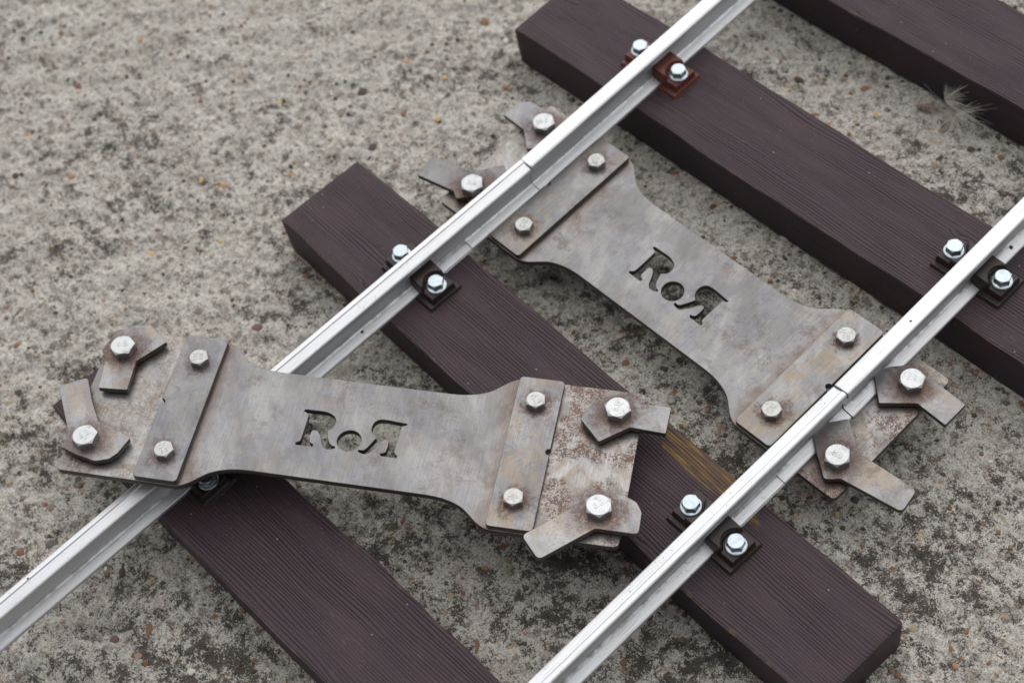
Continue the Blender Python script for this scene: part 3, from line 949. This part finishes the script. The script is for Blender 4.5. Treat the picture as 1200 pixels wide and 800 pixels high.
LR = ([(-23.6, 8.2), (-22.5, 8.35), (-19.0, 8.4), (-15.0, 8.5)] + catmull([(-13.2, 8.3), (-10.2, 7.1), (-8.4, 4.8), (-8.3, 1.9), (-9.3, 0.2), (-10.8, -0.9)], 4)
      + catmull([(-10.4, -2.2), (-9.6, -4.6), (-8.3, -7.0), (-6.9, -8.3), (-5.3, -8.6)], 3) + catmull([(-5.1, -9.3), (-6.6, -10.1), (-8.2, -10.4), (-9.8, -9.9), (-11.1, -8.4), (-13.0, -4.4), (-14.6, -2.1)], 3)
      + catmull([(-15.6, -1.6), (-16.7, -1.6), (-17.5, -2.4), (-17.5, -5.0), (-17.2, -7.4), (-16.4, -8.4), (-15.0, -8.9)], 3) + [(-15.0, -10.2), (-22.7, -10.2), (-22.8, -9.1)]
      + catmull([(-21.8, -8.6), (-21.0, -7.4), (-20.9, -3.0), (-21.0, 5.2), (-21.6, 6.5), (-23.6, 7.3)], 3))
LQ = ([(23.2, 7.7), (23.1, 6.9)] + catmull([(21.4, 6.3), (20.9, 5.2), (20.8, -3.0), (20.9, -7.3), (21.6, -8.5), (22.6, -9.1)], 3) + [(22.5, -10.2), (15.7, -10.2), (14.8, -9.1)]
      + catmull([(16.6, -8.6), (17.3, -7.6), (17.5, -5.0), (17.3, -2.4), (16.5, -1.7), (15.4, -1.8)], 3)
      + catmull([(14.2, -3.0), (12.6, -5.8), (10.8, -8.6), (9.4, -10.0), (8.1, -10.3), (6.4, -10.0), (5.2, -9.4)], 3) + catmull([(5.3, -8.6), (6.8, -8.7), (8.2, -7.9), (9.8, -5.0), (11.5, -1.5)], 3)
      + catmull([(9.7, -0.2), (8.5, 2.0), (8.3, 4.6), (9.2, 6.8), (10.9, 8.0), (13.0, 8.3)], 4) + [(15.7, 8.2), (19.0, 7.9)])
DOT = [(0.1 + 5.35 * math.cos(2 * math.pi * k / 36), -4.7 + 5.35 * math.sin(2 * math.pi * k / 36)) for k in range(36)]
base_me = sheet('base_plate', outline, [LR, LQ, DOT], -3.0, 0.0, 0.2)


def strip_me(sgn, v_notch):
    """Packing strip; own origin at its centre; a round nick on the outer edge marks the rail joint."""
    hw, hl = 10.0, PW - 0.4
    o = fillet([(-hw, -hl), (hw, -hl), (hw, hl), (-hw, hl)], 2.0, 4)
    right_ = [p for p in o if p[0] > 0 and p[1] < 0]
    rest = [p for p in o if not (p[0] > 0 and p[1] < 0)]
    nick = [(hw - 1.9 * math.sin(math.pi * k / 10), v_notch - 1.6 * math.cos(math.pi * k / 10)) for k in range(11)]
    pts = right_ + nick + [p for p in o if p[0] > 0 and p[1] > 0] + [p for p in o if p[0] < 0 and p[1] > 0] + [p for p in o if p[0] < 0 and p[1] < 0]
    if sgn < 0:
        pts = [(-x, y) for x, y in pts][::-1]
    return sheet('packing_strip', pts, [], 0.08, 2.75, 0.22)


LEV = {
    'f_lt': ([(-4.5, -21.9), (8.9, -21.0), (7.6, -5.2), (18.1, 7.3), (7.4, 15.6), (0.0, 14.3), (-4.3, 10.4), (-8.4, 5.1), (-10.2, -1.5), (-6.9, -5.5)],
             [.8, .8, .6, .8, 1.2, 4, 3, 3, 2, 1]),
    'f_lb': ([(-22.8, 25.6), (-11.2, 32.2), (-4.7, 19.9), (2.1, 9.9), (9.3, 8.2), (19.0, 4.0), (16.0, -4.5), (13.2, -8.0), (7.5, -9.9), (-2.1, -7.9), (-10.2, -5.0),
              (-9.2, 1.0), (-10.5, 4.4), (-15.6, 13.3)], [2.5, 2, 3, 3, 4, 1.5, 3, 3, 3, 3, 1, 1.5, 1.5, 3]),
    'f_rt': ([(-15.2, -5.9), (-14.2, -2.2), (-11.9, 1.3), (-7.2, 5.8), (0.0, 10.4), (5.4, 8.5), (9.3, 6.2), (22.3, 6.0), (21.8, -7.8), (6.3, -6.9), (-5.6, -16.2)],
             [1.5, 2, 3, 4, 3, 3, 3, .8, .8, 2, .7]),
    'f_rb': ([(-29.2, -16.9), (-13.9, -3.3), (-9.2, 1.2), (-7.6, 5.0), (-7.2, 9.2), (0.0, 9.6), (9.3, 8.5), (14.8, 6.1), (17.6, 1.6), (17.9, -9.0), (0.0, -9.0),
              (-20.3, -27.0)], [2.5, 0, 2, 2, 2, 3, 3, 4, 4, 2.2, 2, 2.5]),
    'r_rt': ([(-14.0, -7.6), (-14.1, -2.9), (-11.5, 1.2), (-6.5, 6.2), (-1.3, 9.8), (5.6, 7.2), (23.7, 6.2), (23.5, -7.2), (8.1, -6.4), (-4.0, -16.8)],
             [1.5, 2, 3, 4, 3, 3, .8, .8, 2, .7]),
    'r_rb': ([(-14.2, 1.6), (-15.7, 5.7), (-14.8, 10.1), (-8.7, 18.4), (4.8, 8.2), (23.0, 9.6), (33.8, 10.0), (35.6, -1.7), (7.3, -6.2), (2.2, -11.0),
              (-8.3, -3.3)], [3, 3, 3, 1.5, 2, 2, 2.5, 2.5, 2, 2.2, 3]),
    'r_lb': ([(-27.6, -12.3), (-30.2, 0.6), (-22.2, 3.6), (-9.0, 6.0), (-6.0, 8.4), (1.9, 19.9), (9.5, 14.5), (12.5, 7.0), (9.5, 0.5), (3.2, -4.2), (-1.6, -10.2), (-5.7, -7.5)],
             [1, 2, 3, 3, 2, 1.5, 3, 3, 3, 3, 2, 2]),
    'r_lt': ([(-21.5, -7.6), (-21.3, 3.2), (-16.5, 7.2), (-8.6, 7.6), (-2.0, 10.2), (5.5, 7.0), (11.5, 1.2), (13.8, -6.0), (3.5, -15.6), (-6.4, -8.0)],
             [.8, 1.5, 1.5, 2, 3, 4, 3, 1.5, 1.5, 1.5]),
}

m5_me = hex_bolt_mesh('strip_bolt', 8.0, 3.5)
m6_me = hex_bolt_mesh('lever_bolt', 10.2, 4.0)
n5_me = nut_mesh('nut', 8.0, 4.0, 2.4, 8.4)
n6_me = nut_mesh('nut', 10.0, 5.0, 2.9, 9.3)
m_bolt = mat_zinc('bright_zinc', (0.40, 0.41, 0.415), 0.25, 0.8)
m_boltd = mat_zinc('dull_zinc', (0.35, 0.348, 0.34), 0.28, 0.85, 7.0)
m5_me.materials.append(m_boltd)
m6_me.materials.append(m_bolt)
n5_me.materials.append(m_boltd)
n6_me.materials.append(m_boltd)
mark6 = text_mesh('grade_mark', '8.8', 4.0, -0.05, 0.14)
mark5a = text_mesh('grade_mark', 'CH\n8.8', 2.7, -0.05, 0.12)
mark5b = text_mesh('grade_mark', 'CF\n8.8', 2.7, -0.05, 0.12)
mark6.materials.append(m_bolt)
mark5a.materials.append(m_boltd)
mark5b.materials.append(m_boltd)
SB, LBU, LBV = (77.0, 24.8), 112.9, 24.6
bolt_pts = [(sx * LBU, sy * LBV) for sx in (-1, 1) for sy in (-1, 1)]


def plate(label, m, seed, levers, strip_look, lever_look, rnd):
    t = empty('joining_plate', m)
    tag(t, label, 'joining plate', 'steel joining plates')
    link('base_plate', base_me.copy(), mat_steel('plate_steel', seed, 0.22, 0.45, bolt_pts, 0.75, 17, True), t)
    r = random.Random(rnd)
    for sx, look in zip((-1, 1), strip_look):
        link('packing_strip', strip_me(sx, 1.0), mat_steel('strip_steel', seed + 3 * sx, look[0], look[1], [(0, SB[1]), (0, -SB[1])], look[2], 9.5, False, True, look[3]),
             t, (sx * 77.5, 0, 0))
        for sy in (1, -1):
            b = link('bolt', m5_me, None, t, (sx * SB[0], sy * SB[1], 2.76), r.uniform(0, 1.05))
            link('grade_mark', mark5a if sy > 0 else mark5b, None, b, (0, 0, 3.5), r.uniform(-0.6, 0.9))
            link('nut', n5_me, None, b, (0, 0, -5.78), r.uniform(0, 1))
    for (sx, sy, key, turn), look in zip(levers, lever_look):
        pts, rad = LEV[key]
        me = sheet('clamp_lever', fillet(pts, rad, 5), [], 1.6, 4.3, 0.22)
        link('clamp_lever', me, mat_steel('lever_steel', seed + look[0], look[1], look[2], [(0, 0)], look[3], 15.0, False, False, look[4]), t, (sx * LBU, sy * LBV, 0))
        b = link('bolt', m6_me, None, t, (sx * LBU, sy * LBV, 4.31), turn)
        link('grade_mark', mark6, None, b, (0, 0.3, 4.0), r.uniform(-0.7, 0.7))
        link('nut', n6_me, None, b, (0, 0, -7.33), r.uniform(0, 1))
        # spacer ring that keeps the lever clear of the plate
        ring = [(5.6 * math.cos(math.pi * k / 10), 5.6 * math.sin(math.pi * k / 10)) for k in range(20)]
        link('spacer', sheet('spacer', ring, [], 0.05, 1.55, 0.1), m_boltd, t, (sx * LBU, sy * LBV, 0))
    return t


def pose(rv, loc):
    v = Vector(rv)
    return Matrix.Translation(Vector(loc) * MM) @ Matrix.Rotation(v.length, 4, v.normalized())


plate('steel joining plate lying loose across the left rail, in front, its four levers swung outward',
      pose((-0.106856, 0.031558, 0.623715), (-43.885, -150.085, 47.409)), 5.0,
      [(-1, 1, 'f_lt', 0.35), (-1, -1, 'f_lb', 0.45), (1, 1, 'f_rt', 0.95), (1, -1, 'f_rb', 0.75)],
      [(0.15, 0.75, 0.6, 0.98), (0.85, 0.1, 0.9, 1.05)],
      [(31, 0.8, 0.1, 0.8, 1.2), (37, 0.6, 0.1, 0.65, 1.25), (43, 0.3, 0.3, 0.95, 1.05), (53, 0.7, 0.05, 0.75, 1.25)], 2)
plate('steel joining plate clamped under both rails at the joint, behind',
      pose((-0.000228, 0.002277, 0.01553), (-1.214, 8.963, 25.26)), 19.0,
      [(-1, 1, 'r_lt', 0.5), (-1, -1, 'r_lb', 0.3), (1, 1, 'r_rt', 0.9), (1, -1, 'r_rb', 0.15)],
      [(0.7, 0.2, 0.65, 1.0), (0.9, 0.05, 0.75, 1.06)],
      [(61, 0.3, 0.4, 0.7, 1.1), (67, 0.6, 0.2, 0.8, 0.85), (71, 0.6, 0.1, 0.9, 1.15), (79, 0.7, 0.1, 0.85, 1.15)], 9)

# ------------------------------------------------------------------ thistle fluff blown against the last sleeper
fl = empty('seed_fluff', Matrix.Translation(Vector((12.0, 182.0, 0)) * MM))
tag(fl, 'pale tuft of thistle down with a brown husk, caught against the sleeper at top right', 'seed head')
rf = random.Random(4)


def tuft(c, n, lmin, lmax, az0, az1, el0, el1):
    vv, ff = [], []
    for _ in range(n):
        az = rf.uniform(az0, az1); el = rf.uniform(el0, el1)
        dv = Vector((math.cos(az) * math.cos(el), math.sin(az) * math.cos(el), math.sin(el)))
        L = rf.uniform(lmin, lmax)
        bend = Vector((rf.uniform(-.3, .3), rf.uniform(-.3, .3), -0.35))
        u = dv.cross(Vector((0, 0, 1))).normalized(); w = dv.cross(u)
        b = len(vv)
        for s in range(6):
            q = s / 5
            p = Vector(c) + dv * L * q + bend * L * 0.35 * q * q
            rr = 0.075 * (1 - 0.6 * q)
            for k in range(3):
                a = 2 * math.pi * k / 3
                vv.append(tuple(p + u * rr * math.cos(a) + w * rr * math.sin(a)))
        for s in range(5):
            for k in range(3):
                j = (k + 1) % 3
                ff.append((b + s * 3 + k, b + s * 3 + j, b + (s + 1) * 3 + j, b + (s + 1) * 3 + k))
    return mesh_of('down_tuft', vv, ff)


m_down = mat_plain('pale_down', (0.66, 0.62, 0.54), 0.8)
link('down_tuft', tuft((0, 2, 6), 120, 12, 27, -0.5, 2.4, 0.0, 1.2), m_down, fl)
link('down_tuft', tuft((9, -1, 4), 100, 8, 25, -3.1, 1.4, -0.05, 0.9), m_down, fl)
husk = []
hf = []
for s in range(9):
    q = s / 8
    wdt = 2.0 * math.sin(math.pi * min(max(q, 0.03), 0.97)) ** 0.7
    for k in range(8):
        a = 2 * math.pi * k / 8
        husk.append((-11.5 + 12 * q, -6.5 + 5.5 * q + wdt * math.cos(a) * 0.8, 1.6 + 1.2 * q + wdt * 0.5 * math.sin(a)))
for s in range(8):
    for k in range(8):
        j = (k + 1) % 8
        hf.append((s * 8 + k, s * 8 + j, (s + 1) * 8 + j, (s + 1) * 8 + k))
link('husk', mesh_of('husk', husk, hf, True), mat_plain('brown_husk', (0.20, 0.12, 0.075), 0.7), fl)
